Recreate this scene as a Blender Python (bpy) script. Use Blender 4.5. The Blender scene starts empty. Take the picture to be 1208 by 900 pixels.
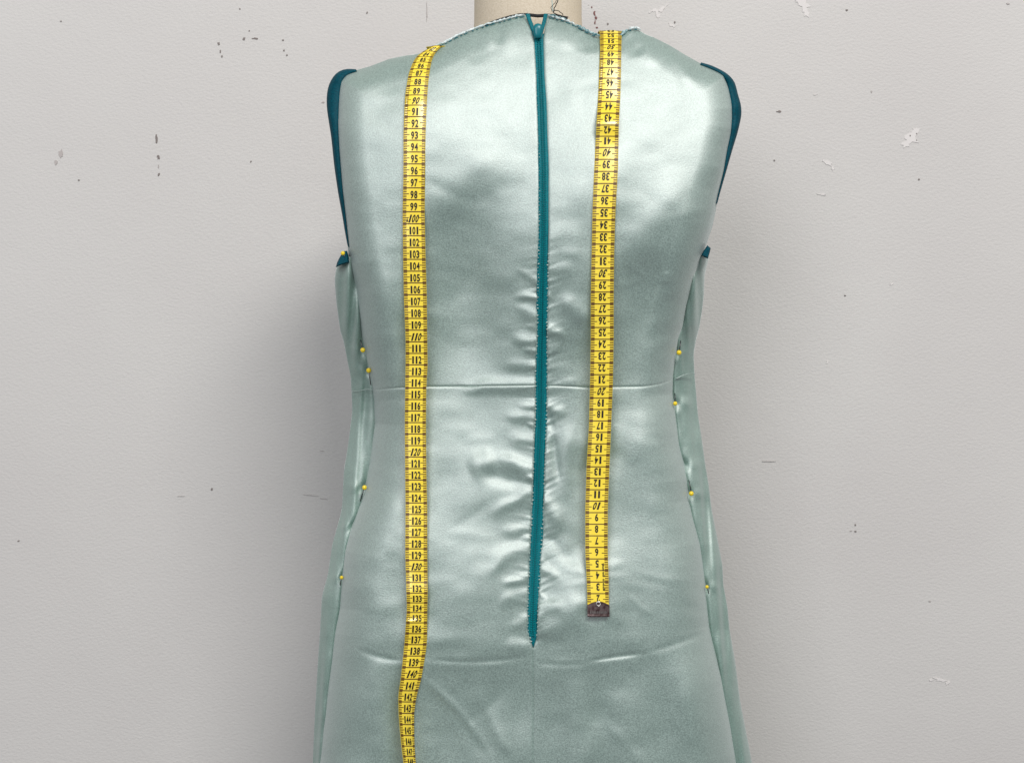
import bpy, bmesh, math, random
import numpy as np
from mathutils import Vector

random.seed(7)
np.random.seed(7)
sc = bpy.context.scene
C = sc.collection

# ------------------------------------------------------------------ camera, world, lamps, exposure
S = 0.00072          # metres per photograph pixel on the plane y = 0 (1 cm of tape = about 14 px)
D = 1.10             # camera distance to that plane
cam_d = bpy.data.cameras.new('camera')
cam_d.sensor_width = 36.0
cam_d.lens = 36.0 * D / (1208 * S)
cam_d.clip_start = 0.05
cam_d.clip_end = 50
cam = bpy.data.objects.new('camera', cam_d)
cam.location = (0, -D, 0)
cam.rotation_euler = (math.pi / 2, 0, 0)
C.objects.link(cam)
sc.camera = cam

world = bpy.data.worlds.new('World')
sc.world = world
world.use_nodes = True
bgn = world.node_tree.nodes['Background']
bgn.inputs[0].default_value = (0.95, 0.95, 1.0, 1)
bgn.inputs[1].default_value = 0.36


def area(name, loc, target, size, power, col, size_y=None):
    l = bpy.data.lights.new(name, 'AREA')
    l.energy = power
    l.color = col
    l.size = size
    if size_y:
        l.shape = 'RECTANGLE'
        l.size_y = size_y
    o = bpy.data.objects.new(name, l)
    o.location = loc
    o.rotation_euler = (Vector(target) - Vector(loc)).to_track_quat('-Z', 'Y').to_euler()
    C.objects.link(o)
    return o


area('ceiling_lamp', (1.2, -2.8, 2.85), (0.0, 0.05, 0.0), 1.9, 166, (1.0, 0.965, 0.93), 1.2)
area('window_light', (-1.25, -3.2, 1.35), (0, 0.1, -0.05), 1.6, 60, (0.97, 0.965, 1.0), 2.0)

sc.view_settings.view_transform = 'Standard'
sc.view_settings.look = 'None'
sc.view_settings.gamma = 1
sc.view_settings.exposure = -0.25
sc.cycles.use_denoising = True
sc.cycles.max_bounces = 8


# ------------------------------------------------------------------ helpers
def P(px, py, y):
    """photograph pixel + depth in metres -> world"""
    px = np.asarray(px, float); py = np.asarray(py, float); y = np.asarray(y, float)
    k = S * (1 + y / D)
    return np.stack([(px - 604) * k, y + 0 * px, (450 - py) * k], -1)


def mk(name, verts, faces, mat, parent=None, smooth=True, kind=None, label=None):
    me = bpy.data.meshes.new(name)
    me.from_pydata([tuple(map(float, v)) for v in verts], [], [tuple(int(i) for i in f) for f in faces])
    me.validate()
    me.update()
    if smooth:
        me.polygons.foreach_set('use_smooth', [True] * len(me.polygons))
    o = bpy.data.objects.new(name, me)
    C.objects.link(o)
    if mat:
        me.materials.append(mat)
    if parent:
        o.parent = parent
    if kind:
        o['kind'] = kind
    if label:
        o['label'] = label
    return o


def grid_faces(nr, nc, flip=False, off=0):
    i = np.arange(nr - 1)[:, None]; j = np.arange(nc - 1)[None, :]
    a = (i * nc + j + off).ravel()
    f = np.stack([a, a + 1, a + nc + 1, a + nc], -1)
    return f[:, ::-1] if flip else f


def thing(name, label, cat, group=None, loc=(0, 0, 0)):
    o = bpy.data.objects.new(name, None)
    o.location = loc
    o.empty_display_size = 0.05
    C.objects.link(o)
    o['label'] = label
    o['category'] = cat
    if group:
        o['group'] = group
    return o


def smoothed(pts, sig, lo=-200, hi=1500):
    """piecewise linear y(x) through pts, gaussian smoothed, as a function"""
    xs = np.arange(lo, hi + 1, 1.0)
    ys = np.interp(xs, [p[0] for p in pts], [p[1] for p in pts])
    if sig > 0:
        r = int(3 * sig) + 1
        k = np.exp(-0.5 * (np.arange(-r, r + 1) / sig) ** 2); k /= k.sum()
        ys = np.convolve(np.pad(ys, r, mode='edge'), k, 'valid')
    return lambda x: np.interp(x, xs, ys)


def tube(path, radii, n=6, cap=True):
    """verts, faces of a tube through world points"""
    path = np.asarray(path, float)
    m = len(path)
    radii = np.broadcast_to(np.asarray(radii, float), (m,))
    t = np.gradient(path, axis=0)
    t /= np.linalg.norm(t, axis=1, keepdims=True) + 1e-12
    ref = np.array([0.31, -0.9, 0.29])
    v = []; f = []
    for i in range(m):
        a = np.cross(t[i], ref); a /= np.linalg.norm(a) + 1e-12
        b = np.cross(t[i], a)
        for k in range(n):
            th = 2 * math.pi * k / n
            v.append(path[i] + radii[i] * (math.cos(th) * a + math.sin(th) * b))
    for i in range(m - 1):
        for k in range(n):
            k2 = (k + 1) % n
            f.append((i * n + k, i * n + k2, (i + 1) * n + k2, (i + 1) * n + k))
    if cap:
        f.append(tuple(range(n))[::-1]); f.append(tuple((m - 1) * n + k for k in range(n)))
    return v, f


class MB:
    def __init__(self):
        self.v = []; self.f = []

    def add(self, v, f):
        o = len(self.v)
        self.v.extend(list(v)); self.f.extend([tuple(int(i) + o for i in q) for q in f])

    def build(self, *a, **k):
        return mk(a[0], self.v, self.f, *a[1:], **k)


def blob(c, ax, ay, az, dx, dy, dz):
    """octahedral blob at c with axis vectors"""
    c = np.asarray(c, float)
    v = [c + ax * dx, c - ax * dx, c + ay * dy, c - ay * dy, c + az * dz, c - az * dz]
    f = [(0, 2, 4), (2, 1, 4), (1, 3, 4), (3, 0, 4), (2, 0, 5), (1, 2, 5), (3, 1, 5), (0, 3, 5)]
    return v, f


X = np.array([1.0, 0, 0]); Y = np.array([0, 1.0, 0]); Z = np.array([0, 0, 1.0])


# ------------------------------------------------------------------ materials
def mat(name, col, rough=0.6, spec=0.5, metal=0.0, sheen=0.0, aniso=0.0):
    m = bpy.data.materials.new(name)
    m.use_nodes = True
    b = m.node_tree.nodes['Principled BSDF']
    b.inputs['Base Color'].default_value = (*col, 1)
    b.inputs['Roughness'].default_value = rough
    b.inputs['Specular IOR Level'].default_value = spec
    b.inputs['Metallic'].default_value = metal
    b.inputs['Sheen Weight'].default_value = sheen
    b.inputs['Anisotropic'].default_value = aniso
    return m, b


def noise_col(m, b, c0, c1, scale, detail=3, stretch=None, bump=0.0, bump_dist=0.0003, lo=0.35, hi=0.65):
    nt = m.node_tree; N = nt.nodes; L = nt.links
    tc = N.new('ShaderNodeTexCoord')
    src = tc.outputs['Object']
    if stretch:
        mp = N.new('ShaderNodeMapping'); mp.inputs['Scale'].default_value = stretch
        L.new(src, mp.inputs[0]); src = mp.outputs[0]
    n = N.new('ShaderNodeTexNoise')
    n.inputs['Scale'].default_value = scale; n.inputs['Detail'].default_value = detail
    L.new(src, n.inputs['Vector'])
    r = N.new('ShaderNodeValToRGB')
    r.color_ramp.elements[0].position = lo; r.color_ramp.elements[0].color = (*c0, 1)
    r.color_ramp.elements[1].position = hi; r.color_ramp.elements[1].color = (*c1, 1)
    L.new(n.outputs[0], r.inputs[0]); L.new(r.outputs[0], b.inputs['Base Color'])
    if bump:
        bp = N.new('ShaderNodeBump'); bp.inputs['Strength'].default_value = bump
        bp.inputs['Distance'].default_value = bump_dist
        L.new(n.outputs[0], bp.inputs['Height']); L.new(bp.outputs[0], b.inputs['Normal'])
    return r


def satin(name, c0, c1):
    m, b = mat(name, c0, rough=0.57, spec=1.0, aniso=0.5)
    noise_col(m, b, c0, c1, 1000, 4, bump=0.52, bump_dist=0.0004, lo=0.36, hi=0.64)
    b.inputs['IOR'].default_value = 2.4
    b.inputs['Specular Tint'].default_value = (0.955, 1.0, 0.985, 1)
    b.inputs['Sheen Weight'].default_value = 0.55
    b.inputs['Sheen Roughness'].default_value = 0.35
    b.inputs['Sheen Tint'].default_value = (0.92, 0.95, 0.97, 1)
    # the floats of the weave run down the dress: highlights spread sideways
    tn = m.node_tree.nodes.new('ShaderNodeCombineXYZ'); tn.inputs[0].default_value = 1.0
    m.node_tree.links.new(tn.outputs[0], b.inputs['Tangent'])
    return m


M = {}
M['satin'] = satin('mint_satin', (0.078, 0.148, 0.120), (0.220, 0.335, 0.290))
M['satin_flap'] = satin('mint_satin_shaded', (0.045, 0.132, 0.095), (0.120, 0.252, 0.194))  # same satin, darker and greener: shade on the side folds put into the colour
m, b = mat('teal_lining', (0.0, 0.06, 0.09), 0.6, 0.12); noise_col(m, b, (0.0, 0.040, 0.060), (0.0, 0.068, 0.095), 900, 2); M['teal_lining'] = m
m, b = mat('teal_zip', (0.0, 0.17, 0.20), 0.55, 0.2)
noise_col(m, b, (0.0, 0.10, 0.125), (0.0, 0.185, 0.215), 900, 2, bump=0.3, bump_dist=0.0004); M['zip'] = m
m, b = mat('teal_coil', (0.0, 0.25, 0.28), 0.35, 0.5); M['coil'] = m
m, b = mat('teal_slider', (0.0, 0.15, 0.18), 0.32, 0.5); M['slider'] = m
m, b = mat('white_fray', (0.62, 0.70, 0.69), 0.7, 0.3)
noise_col(m, b, (0.42, 0.53, 0.53), (0.80, 0.86, 0.85), 500, 3); M['fray'] = m
m, b = mat('teal_fray', (0.2, 0.36, 0.37), 0.7, 0.3)
noise_col(m, b, (0.05, 0.17, 0.19), (0.42, 0.56, 0.56), 450, 3); M['teal_fray'] = m
m, b = mat('teal_thread', (0.0, 0.13, 0.16), 0.6); M['thread'] = m
m, b = mat('white_thread', (0.42, 0.54, 0.50), 0.6); M['wthread'] = m
m, b = mat('black_cotton', (0.008, 0.008, 0.009), 0.75); M['black'] = m
m, b = mat('linen', (0.56, 0.47, 0.33), 0.85, 0.2)
noise_col(m, b, (0.59, 0.515, 0.395), (0.70, 0.625, 0.50), 700, 4, stretch=(1, 1, 1.8), bump=0.3, bump_dist=0.0004); M['linen'] = m
m, b = mat('tape_yellow', (0.80, 0.55, 0.06), 0.28, 0.5)
noise_col(m, b, (0.89, 0.685, 0.045), (0.93, 0.73, 0.062), 60, 4); b.inputs['Coat Weight'].default_value = 0.6; b.inputs['Coat Roughness'].default_value = 0.2; M['tape'] = m
m, b = mat('tape_ochre', (0.20, 0.12, 0.008), 0.38, 0.5); M['ochre'] = m
m, b = mat('tape_print', (0.012, 0.008, 0.006), 0.5, 0.4); M['print'] = m
m, b = mat('tape_line', (0.07, 0.02, 0.012), 0.5, 0.4); M['line'] = m
m, b = mat('tip_metal', (0.30, 0.24, 0.235), 0.28, 0.5, metal=1.0)
noise_col(m, b, (0.13, 0.075, 0.075), (0.34, 0.26, 0.25), 350, 4, bump=0.2); M['metal'] = m
m, b = mat('rivet_metal', (0.62, 0.60, 0.56), 0.22, 0.5, metal=1.0); M['rivet'] = m
m, b = mat('pin_yellow', (0.80, 0.60, 0.02), 0.15, 0.6); M['pin'] = m
m, b = mat('pin_steel', (0.10, 0.10, 0.105), 0.35, 0.5, metal=1.0); M['steel'] = m
m, b = mat('scuff_dark', (0.21, 0.185, 0.175), 0.8, 0.2); M['scuff'] = m
m, b = mat('scuff_soft', (0.43, 0.40, 0.385), 0.8, 0.2); M['scuff_soft'] = m
m, b = mat('scuff_faint', (0.48, 0.455, 0.44), 0.8, 0.2); M['scuff_faint'] = m
m, b = mat('scuff_red', (0.20, 0.09, 0.085), 0.8, 0.2); M['scuff_red'] = m
m, b = mat('chip_white', (0.66, 0.64, 0.625), 0.8, 0.2); M['chip'] = m


def wall_material():
    m, b = mat('painted_plaster', (0.55, 0.52, 0.51), 0.62, 0.3)
    nt = m.node_tree; N = nt.nodes; L = nt.links
    tc = N.new('ShaderNodeTexCoord')
    n0 = N.new('ShaderNodeTexNoise'); n0.inputs['Scale'].default_value = 3.2; n0.inputs['Detail'].default_value = 4
    L.new(tc.outputs['Object'], n0.inputs['Vector'])
    r = N.new('ShaderNodeValToRGB')
    r.color_ramp.elements[0].position = 0.3; r.color_ramp.elements[0].color = (0.540, 0.528, 0.512, 1)
    r.color_ramp.elements[1].position = 0.7; r.color_ramp.elements[1].color = (0.578, 0.572, 0.552, 1)
    L.new(n0.outputs[0], r.inputs[0]); L.new(r.outputs[0], b.inputs['Base Color'])
    # roller stipple
    n1 = N.new('ShaderNodeTexNoise'); n1.inputs['Scale'].default_value = 330; n1.inputs['Detail'].default_value = 4
    n1.inputs['Roughness'].default_value = 0.55
    mp = N.new('ShaderNodeMapping'); mp.inputs['Scale'].default_value = (0.75, 1, 1.25)
    mp.inputs['Rotation'].default_value = (0, math.radians(24), 0)
    L.new(tc.outputs['Object'], mp.inputs[0]); L.new(mp.outputs[0], n1.inputs['Vector'])
    n2 = N.new('ShaderNodeTexNoise'); n2.inputs['Scale'].default_value = 28; n2.inputs['Detail'].default_value = 2
    L.new(tc.outputs['Object'], n2.inputs['Vector'])
    mix = N.new('ShaderNodeMath'); mix.operation = 'MULTIPLY_ADD'; mix.inputs[1].default_value = 0.9
    L.new(n2.outputs[0], mix.inputs[0]); L.new(n1.outputs[0], mix.inputs[2])
    bp = N.new('ShaderNodeBump'); bp.inputs['Strength'].default_value = 0.65; bp.inputs['Distance'].default_value = 0.0008
    L.new(mix.outputs[0], bp.inputs['Height']); L.new(bp.outputs[0], b.inputs['Normal'])
    return m


M['wall'] = wall_material()

# ------------------------------------------------------------------ wall
WY = 0.27
wv = [(-1.6, WY, -1.3), (1.6, WY, -1.3), (1.6, WY, 1.5), (-1.6, WY, 1.5),
      (-1.6, WY + .1, -1.3), (1.6, WY + .1, -1.3), (1.6, WY + .1, 1.5), (-1.6, WY + .1, 1.5)]
wall = mk('wall', wv, [(0, 1, 2, 3), (5, 4, 7, 6), (4, 0, 3, 7), (1, 5, 6, 2), (3, 2, 6, 7), (4, 5, 1, 0)], M['wall'], smooth=False)
wall['kind'] = 'structure'
wall['label'] = 'off-white painted plaster wall with small scuffs and chips'


scuff_n = 0


def scuff(px, py, w, h, m, name='scuff_mark', ang=0.0, n=11, rough=0.45, thick=None):
    """an irregular fleck on the wall, w x h photo pixels"""
    k = S * (1 + WY / D)
    c = P(px, py, WY)
    global scuff_n
    scuff_n += 1
    thick = 0.00015 + 0.000006 * (scuff_n if name == 'paint_chip' else scuff_n + 60)
    ring = []
    for i in range(n):
        t = 2 * math.pi * i / n
        r = 1 + rough * random.uniform(-1, 1)
        a, q = math.cos(t) * w * 0.5 * r * k, math.sin(t) * h * 0.5 * r * k
        ring.append((c[0] + a * math.cos(ang) - q * math.sin(ang), c[2] + a * math.sin(ang) + q * math.cos(ang)))
    v = [(x, WY - thick, z) for x, z in ring] + [(c[0] + (x - c[0]) * 1.06, WY + 0.0005, c[2] + (z - c[2]) * 1.06) for x, z in ring]
    f = [tuple(range(n))] + [(i, i + n, (i + 1) % n + n, (i + 1) % n) for i in range(n)]
    return mk(name, v, f, m, wall, smooth=False)


# ------------------------------------------------------------------ dress outlines traced from the photograph (px, py)
LEFT = [(620, 18), (610, 19.2), (600, 22), (590, 25), (575, 29), (560, 34), (545, 40), (535, 45), (525, 50), (516, 54),
        (508, 59), (500, 62), (490, 64.6), (477, 66.2), (459, 70), (437, 78.5), (419, 83.5), (408, 88), (401, 96), (399.5, 112),
        (398.6, 134), (398, 145), (399, 168), (401, 199), (403.5, 227), (407, 256), (409, 278), (411, 300), (412, 312),
        (418, 339), (421, 361), (426, 399), (430, 420), (437, 453), (440, 474), (441, 500), (435, 545), (430, 574), (424, 593),
        (416.5, 613), (410, 630), (405, 650), (402, 680), (399, 717), (393, 747), (385, 813), (376, 893), (362, 1000), (335, 1250)]
RIGHT = [(645, 18), (660, 22.5), (672, 26), (680, 30), (690, 33.2), (702, 36), (720, 37.3), (740, 38.2), (754, 39), (770, 44), (790, 54), (808, 65),
         (826, 75), (843, 82), (855, 88), (860, 107), (865, 127), (864, 152), (859, 174), (855, 199), (848, 225), (844, 251),
         (840, 269), (833, 290), (828, 307), (819, 334), (812, 361), (807, 386), (802, 400), (799, 418), (796, 442), (795, 465),
         (798, 483), (800, 501), (803, 525), (808, 545), (812, 565), (814, 590), (819, 610), (827, 640), (832, 677), (835, 713), (838, 738),
         (853, 800), (869, 890), (884, 1000), (915, 1250)]
Lx = lambda py: np.interp(py, [p[1] for p in LEFT], [p[0] for p in LEFT])
Rx = lambda py: np.interp(py, [p[1] for p in RIGHT], [p[0] for p in RIGHT])
ZLp = [(18, 620), (45, 630), (89, 633), (134, 634.5), (199, 636.5), (289, 636), (357, 634.5), (399, 634), (445, 632), (489, 632),
       (534, 630), (599, 628), (650, 625.5), (700, 623.5), (743, 623), (752, 625.5), (762, 629), (900, 629), (1250, 629)]
ZRp = [(18, 645), (45, 641), (89, 642), (134, 644.6), (199, 646.5), (267, 647), (334, 646), (399, 645), (445, 645), (489, 644.6),
       (534, 643), (599, 641), (643, 638), (700, 635), (747, 633.5), (754, 632), (762, 629), (900, 629), (1250, 629)]
ZL = lambda py: np.interp(py, [p[0] for p in ZLp], [p[1] for p in ZLp])
ZR = lambda py: np.interp(py, [p[0] for p in ZRp], [p[1] for p in ZRp])
# outer edge of the pinned-out side folds
OUTL = [(305, 402), (314, 397), (330, 395), (356, 397), (392, 402), (400, 405), (445, 414), (462, 415), (485, 416), (525, 411), (556, 406),
        (595, 404), (607, 402), (643, 392), (677, 387), (703, 380), (740, 378), (783, 375), (833, 372), (900, 369), (1000, 356), (1250, 326)]
OUTR = [(303, 836.5), (325, 831), (352, 830), (386, 825), (400, 821), (418, 818), (442, 819), (465, 821), (489, 823), (521, 828), (550, 832),
        (574, 836), (600, 839), (630, 845), (667, 852), (690, 853), (717, 858), (743, 860.5), (780, 867), (827, 873), (863, 880), (900, 887),
        (1000, 905), (1250, 942)]
oL = smoothed(OUTL, 3); oR = smoothed(OUTR, 3)

# ------------------------------------------------------------------ the lie of the satin: depth in metres over the photograph plane
Bz = smoothed([(0, .022), (18, .018), (50, .007), (90, -.004), (140, -.0125), (200, -.0205), (260, -.0265), (310, -.0280), (360, -.0245), (410, -.017),
               (455, -.012), (500, -.011), (560, -.014), (640, -.020), (720, -.0265), (780, -.0285), (900, -.0255), (1250, -.022)], 16)
Rad = smoothed([(0, 26), (60, 30), (100, 30), (200, 34), (330, 40), (455, 44), (650, 50), (900, 60), (1250, 70)], 20)
Dep = smoothed([(0, .005), (30, .007), (50, .018), (70, .023), (100, .028), (200, .036), (330, .055), (455, .064), (650, .066), (900, .070), (1250, .075)], 20)


def dist_poly(px, py, poly):
    d = np.full(np.shape(px), 1e9)
    for (x0, y0), (x1, y1) in zip(poly[:-1], poly[1:]):
        dx, dy = x1 - x0, y1 - y0
        t = np.clip(((px - x0) * dx + (py - y0) * dy) / (dx * dx + dy * dy), 0, 1)
        d = np.minimum(d, np.hypot(px - x0 - t * dx, py - y0 - t * dy))
    return d


def g2(px, py, cx, cy, sx, sy, ang=0.0):
    c, s = math.cos(ang), math.sin(ang)
    u = (px - cx) * c + (py - cy) * s
    v = -(px - cx) * s + (py - cy) * c
    return np.exp(-0.5 * (u / sx) ** 2 - 0.5 * (v / sy) ** 2)


def base(px, py):
    px = np.asarray(px, float); py = np.asarray(py, float)
    y = Bz(py) + 0.007 * ((px - 625) / 200) ** 2
    # shoulder blades, hollow of the back, seat
    y = y - 0.011 * g2(px, py, 505, 165, 62, 62, 0.5) - 0.011 * g2(px, py, 740, 205, 70, 75, 0.5)
    y = y + 0.022 * g2(px, py, 547, 348, 38, 78) + 0.013 * g2(px, py, 773, 378, 32, 66)
    y = y - 0.007 * g2(px, py, 530, 700, 70, 70) - 0.006 * g2(px, py, 695, 715, 50, 48)
    y = y + 0.004 * g2(px, py, 629, 700, 22, 90)
    # the roll away at the edges
    d = np.minimum(dist_poly(px, py, LEFT), dist_poly(px, py, RIGHT))
    r = Rad(py)
    q = np.clip(1 - d / r, 0, 0.985)
    y = y + Dep(py) * (1 - np.sqrt(1 - q * q)) * 1.0
    return y


# folds: (x0, y0, x1, y1, width px, height mm)  positive = toward the camera
FOLDS = [
    # zip puckers, bodice, left of the zip
    (606, 316, 634, 333, 3.5, .8), (604, 350, 635, 353, 4, 1.3), (604, 361, 635, 373, 4.5, 1.4), (600, 398, 634, 401, 5, 1.7),
    (612, 413, 633, 417, 3, 1.1), (590, 432, 632, 436, 6, 1.0), (560, 316, 618, 328, 13, 1.3), (618, 385, 634, 389, 2.5, .7),
    # bodice, right of the zip
    (657, 345, 704, 384, 7.5, 2.2), (646, 313, 684, 318, 7, 1.2), (646, 392, 672, 397, 6, 1.6), (645, 412, 668, 406, 4, 1.1),
    (645, 350, 652, 356, 2.5, .8), (648, 268, 690, 280, 9, .7), (646, 432, 680, 440, 6, .9),
    # seam crest
    (535, 457, 633, 453, 8, 2.0), (645, 454, 690, 455, 8, 1.2), 
    # skirt, left of the zip
    (608, 478, 633, 477, 4, 1.5), (592, 488, 632, 492, 6, 1.0), (618, 500, 633, 503, 3, 1.2), (594, 517, 630, 521, 8, 1.1),
    (548, 550, 588, 541, 11, 2.4), (580, 541, 632, 556, 9, 2.8), (617, 563, 632, 566, 3.5, 1.3), (572, 608, 630, 583, 7, 1.4), (586, 623, 628, 620, 6, 1.5),
    (612, 634, 628, 635, 3, 1.1), (566, 671, 627, 649, 9, 2.1), (590, 692, 626, 674, 6, 1.6), (584, 718, 625, 704, 7, 1.5),
    (480, 700, 560, 694, 12, .9), (592, 762, 630, 764, 6, 1.4), (598, 743, 626, 728, 6, 1.0),
    # skirt, right of the zip
    (646, 478, 653, 512, 3.5, -1.8), (652, 506, 661, 574, 3.5, -2.2), (652, 480, 672, 486, 6, 1.2), (656, 540, 664, 600, 9, .9),
    (642, 590, 664, 628, 7, 1.5), (642, 628, 694, 668, 13, -1.8), (637, 672, 664, 682, 5, 1.2), (634, 662, 650, 666, 3, .8), (640, 728, 700, 712, 17, 2.4),
    (636, 700, 648, 708, 3, .9), (712, 522, 805, 512, 24, 3.6), (664, 480, 668, 596, 6, 1.3), (650, 300, 654, 440, 7, .9), (700, 690, 800, 640, 20, 1.3), (656, 520, 704, 534, 16, 2.4),
    (562, 556, 622, 571, 6.5, -2.4), (548, 548, 600, 540, 9, 1.2),
    # hip crease
    (415, 763, 482, 780, 2.6, -.8), (496, 777, 630, 773, 2.4, -.9), (627, 780, 700, 781, 2.4, -.5), (688, 781, 765, 770, 2.0, -1.2), (750, 773, 846, 741, 3.0, -.7),
    (420, 757, 630, 766, 9, .9), (628, 770, 800, 758, 10, .8), (430, 786, 630, 786, 6, .7), (630, 790, 770, 784, 7, .7),
    # skirt drape
    (441, 765, 452, 960, 12, 3.0), (478, 790, 470, 980, 10, -1.6), (600, 800, 588, 1000, 15, 2.6), (560, 800, 612, 905, 5, 1.0), (497, 797, 585, 900, 3.5, 1.0),
    (676, 770, 680, 980, 12, 3.0), (735, 790, 770, 1000, 20, 3.2), (806, 750, 838, 1000, 13, 3.4), (700, 790, 715, 1000, 10, -1.6), (780, 770, 800, 1000, 10, -2.0), (690, 905, 705, 850, 8, 1.2), (650, 800, 645, 1000, 12, -.9),
    (790, 630, 826, 748, 12, 1.0), (416, 640, 412, 720, 9, 1.4), (450, 610, 455, 760, 16, .8),
    # bodice sides and blades
    (786, 276, 781, 330, 3, .8), (780, 326, 772, 405, 3.2, .9), (771, 396, 768, 462, 3, .7), (788, 318, 785, 338, 5, 1.0), (810, 250, 796, 360, 10, 1.0),
    (406, 250, 428, 345, 3.2, .9), (450, 300, 455, 440, 16, 1.0), (740, 305, 765, 330, 2.5, .35),
    (600, 165, 492, 278, 19, 2.8), (818, 195, 724, 325, 19, 4.0), (640, 300, 700, 290, 26, 1.6), (520, 590, 610, 575, 20, 1.6), (660, 640, 720, 655, 14, -1.6), (560, 820, 640, 850, 30, -2.0),
    # neck and shoulders
    (573, 22, 580, 62, 5, 1.2), (586, 22, 590, 55, 4, -1.1), (556, 36, 560, 80, 9, -1.2), (600, 22, 602, 70, 6, .7), (660, 22, 672, 62, 8, .9), (690, 32, 700, 64, 8, -1.6),
    (738, 40, 757, 68, 7, -2.4), (752, 38, 776, 82, 7, 1.4), (788, 54, 826, 104, 5, 1.2), (800, 66, 812, 110, 5, -.9), (454, 70, 462, 118, 11, -1.0), (430, 84, 448, 130, 9, .8),
    (640, 230, 700, 226, 14, .8), (560, 215, 628, 200, 20, .9), (640, 130, 690, 118, 16, .7), (575, 110, 628, 122, 18, .6),
]


_r = random.Random(19)
for _ in range(90):        # small random creases, most of them below the waist
    _y = _r.uniform(470, 900) if _r.random() < .72 else _r.uniform(90, 450)
    _x = _r.uniform(415, 830)
    _a = (0.30 if _x < 629 else -0.30) * (-1 if _y > 470 else 1) * _r.uniform(-.4, 1.8) + _r.uniform(-.25, .25)
    if _y > 790: _a += _r.choice((0.6, -0.6, 1.1))
    _l = _r.uniform(18, 55)
    if abs(_x - 633) < _l + 14: continue
    FOLDS.append((_x - _l * math.cos(_a), _y - _l * math.sin(_a), _x + _l * math.cos(_a), _y + _l * math.sin(_a), _r.uniform(3, 9), _r.choice((1, 1, -1)) * _r.uniform(.18, .6)))


def vnoise(px, py, cell, seed):
    """smooth value noise -1..1"""
    rs = np.random.RandomState(seed)
    n = 160
    tab = rs.uniform(-1, 1, (n, n))
    u = px / cell + 7; v = py / cell + 9
    i = np.floor(u).astype(int); j = np.floor(v).astype(int)
    a = u - i; c = v - j
    a = a * a * a * (a * (a * 6 - 15) + 10); c = c * c * c * (c * (c * 6 - 15) + 10)
    t = lambda p, q: tab[p % n, q % n]
    return (t(i, j) * (1 - a) + t(i + 1, j) * a) * (1 - c) + (t(i, j + 1) * (1 - a) + t(i + 1, j + 1) * a) * c


def folds(px, py, fine=True):
    h = np.zeros(np.shape(px))
    for (x0, y0, x1, y1, w, amp) in FOLDS:
        dx, dy = x1 - x0, y1 - y0
        zip1 = abs(x1 - 635) < 13 and abs(dx) > 0.45 * abs(dy) and y1 > 290 and y1 < 750
        zip0 = abs(x0 - 640) < 13 and abs(dx) > 0.45 * abs(dy) and y0 > 290 and y0 < 750 and not zip1
        k0 = 16 / math.hypot(dx, dy)
        if zip1: x1, y1 = x1 + dx * k0, y1 + dy * k0
        if zip0: x0, y0 = x0 - dx * k0, y0 - dy * k0
        if zip0 or zip1: amp = amp * 1.35 * (0.65 + 0.6 * ((int(x0 * 7 + y0 * 13)) % 10) / 10); w = w * 0.85
        dx, dy = x1 - x0, y1 - y0
        ln = math.hypot(dx, dy)
        bx0, bx1 = min(x0, x1) - 3.5 * w, max(x0, x1) + 3.5 * w
        by0, by1 = min(y0, y1) - 3.5 * w, max(y0, y1) + 3.5 * w
        k = (px > bx0) & (px < bx1) & (py > by0) & (py < by1)
        if zip1: k &= px < (ZL(py) + ZR(py)) / 2          # a pucker stays on its own side of the zip
        if zip0: k &= px > (ZL(py) + ZR(py)) / 2
        if not k.any():
            continue
        X_, Y_ = px[k] - x0, py[k] - y0
        t = (X_ * dx + Y_ * dy) / (ln * ln)
        nrm = (-X_ * dy + Y_ * dx) / ln
        nrm = nrm + 0.05 * ln * np.sin(math.pi * np.clip(t, 0, 1)) * math.sin(x0 * 1.7 + y0)
        if zip0 or zip1: nrm = nrm + 0.8 * w * vnoise(px[k], py[k], 24.0, int(x0 + y0) % 97)
        end0 = 0.35; end1 = 0.35
        # puckers stay strong at the zip
        zx = 637
        if zip1: end1 = 0.06
        if zip0: end0 = 0.06
        a = np.clip(t / end0, 0, 1); c = np.clip((1 - t) / end1, 0, 1)
        tap = (a * a * (3 - 2 * a)) * (c * c * (3 - 2 * c))
        ww = w * (0.75 + 0.25 * tap)
        h[k] += amp * tap * np.exp(-0.5 * (nrm / ww) ** 2)
    if fine:
        h += 1.3 * vnoise(px, py, 70, 4) + 0.75 * vnoise(px, py, 38, 3) + 0.22 * vnoise(px * 1.0, py * 1.6, 22, 5)
        # tight gathers along the stitching
        for sgn, edge in ((-1, ZL(py)), (1, ZR(py))):
            d = np.where(sgn < 0, edge - px, px - edge)
            on = (d >= -3) & (d < 60)
            win = np.clip((py - 250) / 90, 0.12, 1) * np.clip((765 - py) / 15, 0, 1)
            ph = py + d * (0.35 if sgn > 0 else -0.15) * np.where(py > 470, -1.4 * sgn * -1, 1.0)
            h += np.where(on, win * np.exp(-np.clip(d, 0, None) / 9.0) * (0.75 * vnoise(ph * 0 + 5 + sgn * 3, ph, 4.5, 11) + 0.7 * vnoise(ph * 0 + 50 + sgn, ph, 9.0, 12)), 0)
    return h * 0.001


SEAM = smoothed([(380, 462), (415, 462), (440, 460), (480, 456.5), (560, 455.5), (640, 454.5), (690, 457), (760, 456), (780, 453), (800, 445), (830, 440), (900, 438)], 5)


def seam_warp(px, py):
    return py + (SEAM(px) - 455) * np.exp(-((py - 455) / 55.0) ** 2)


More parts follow.
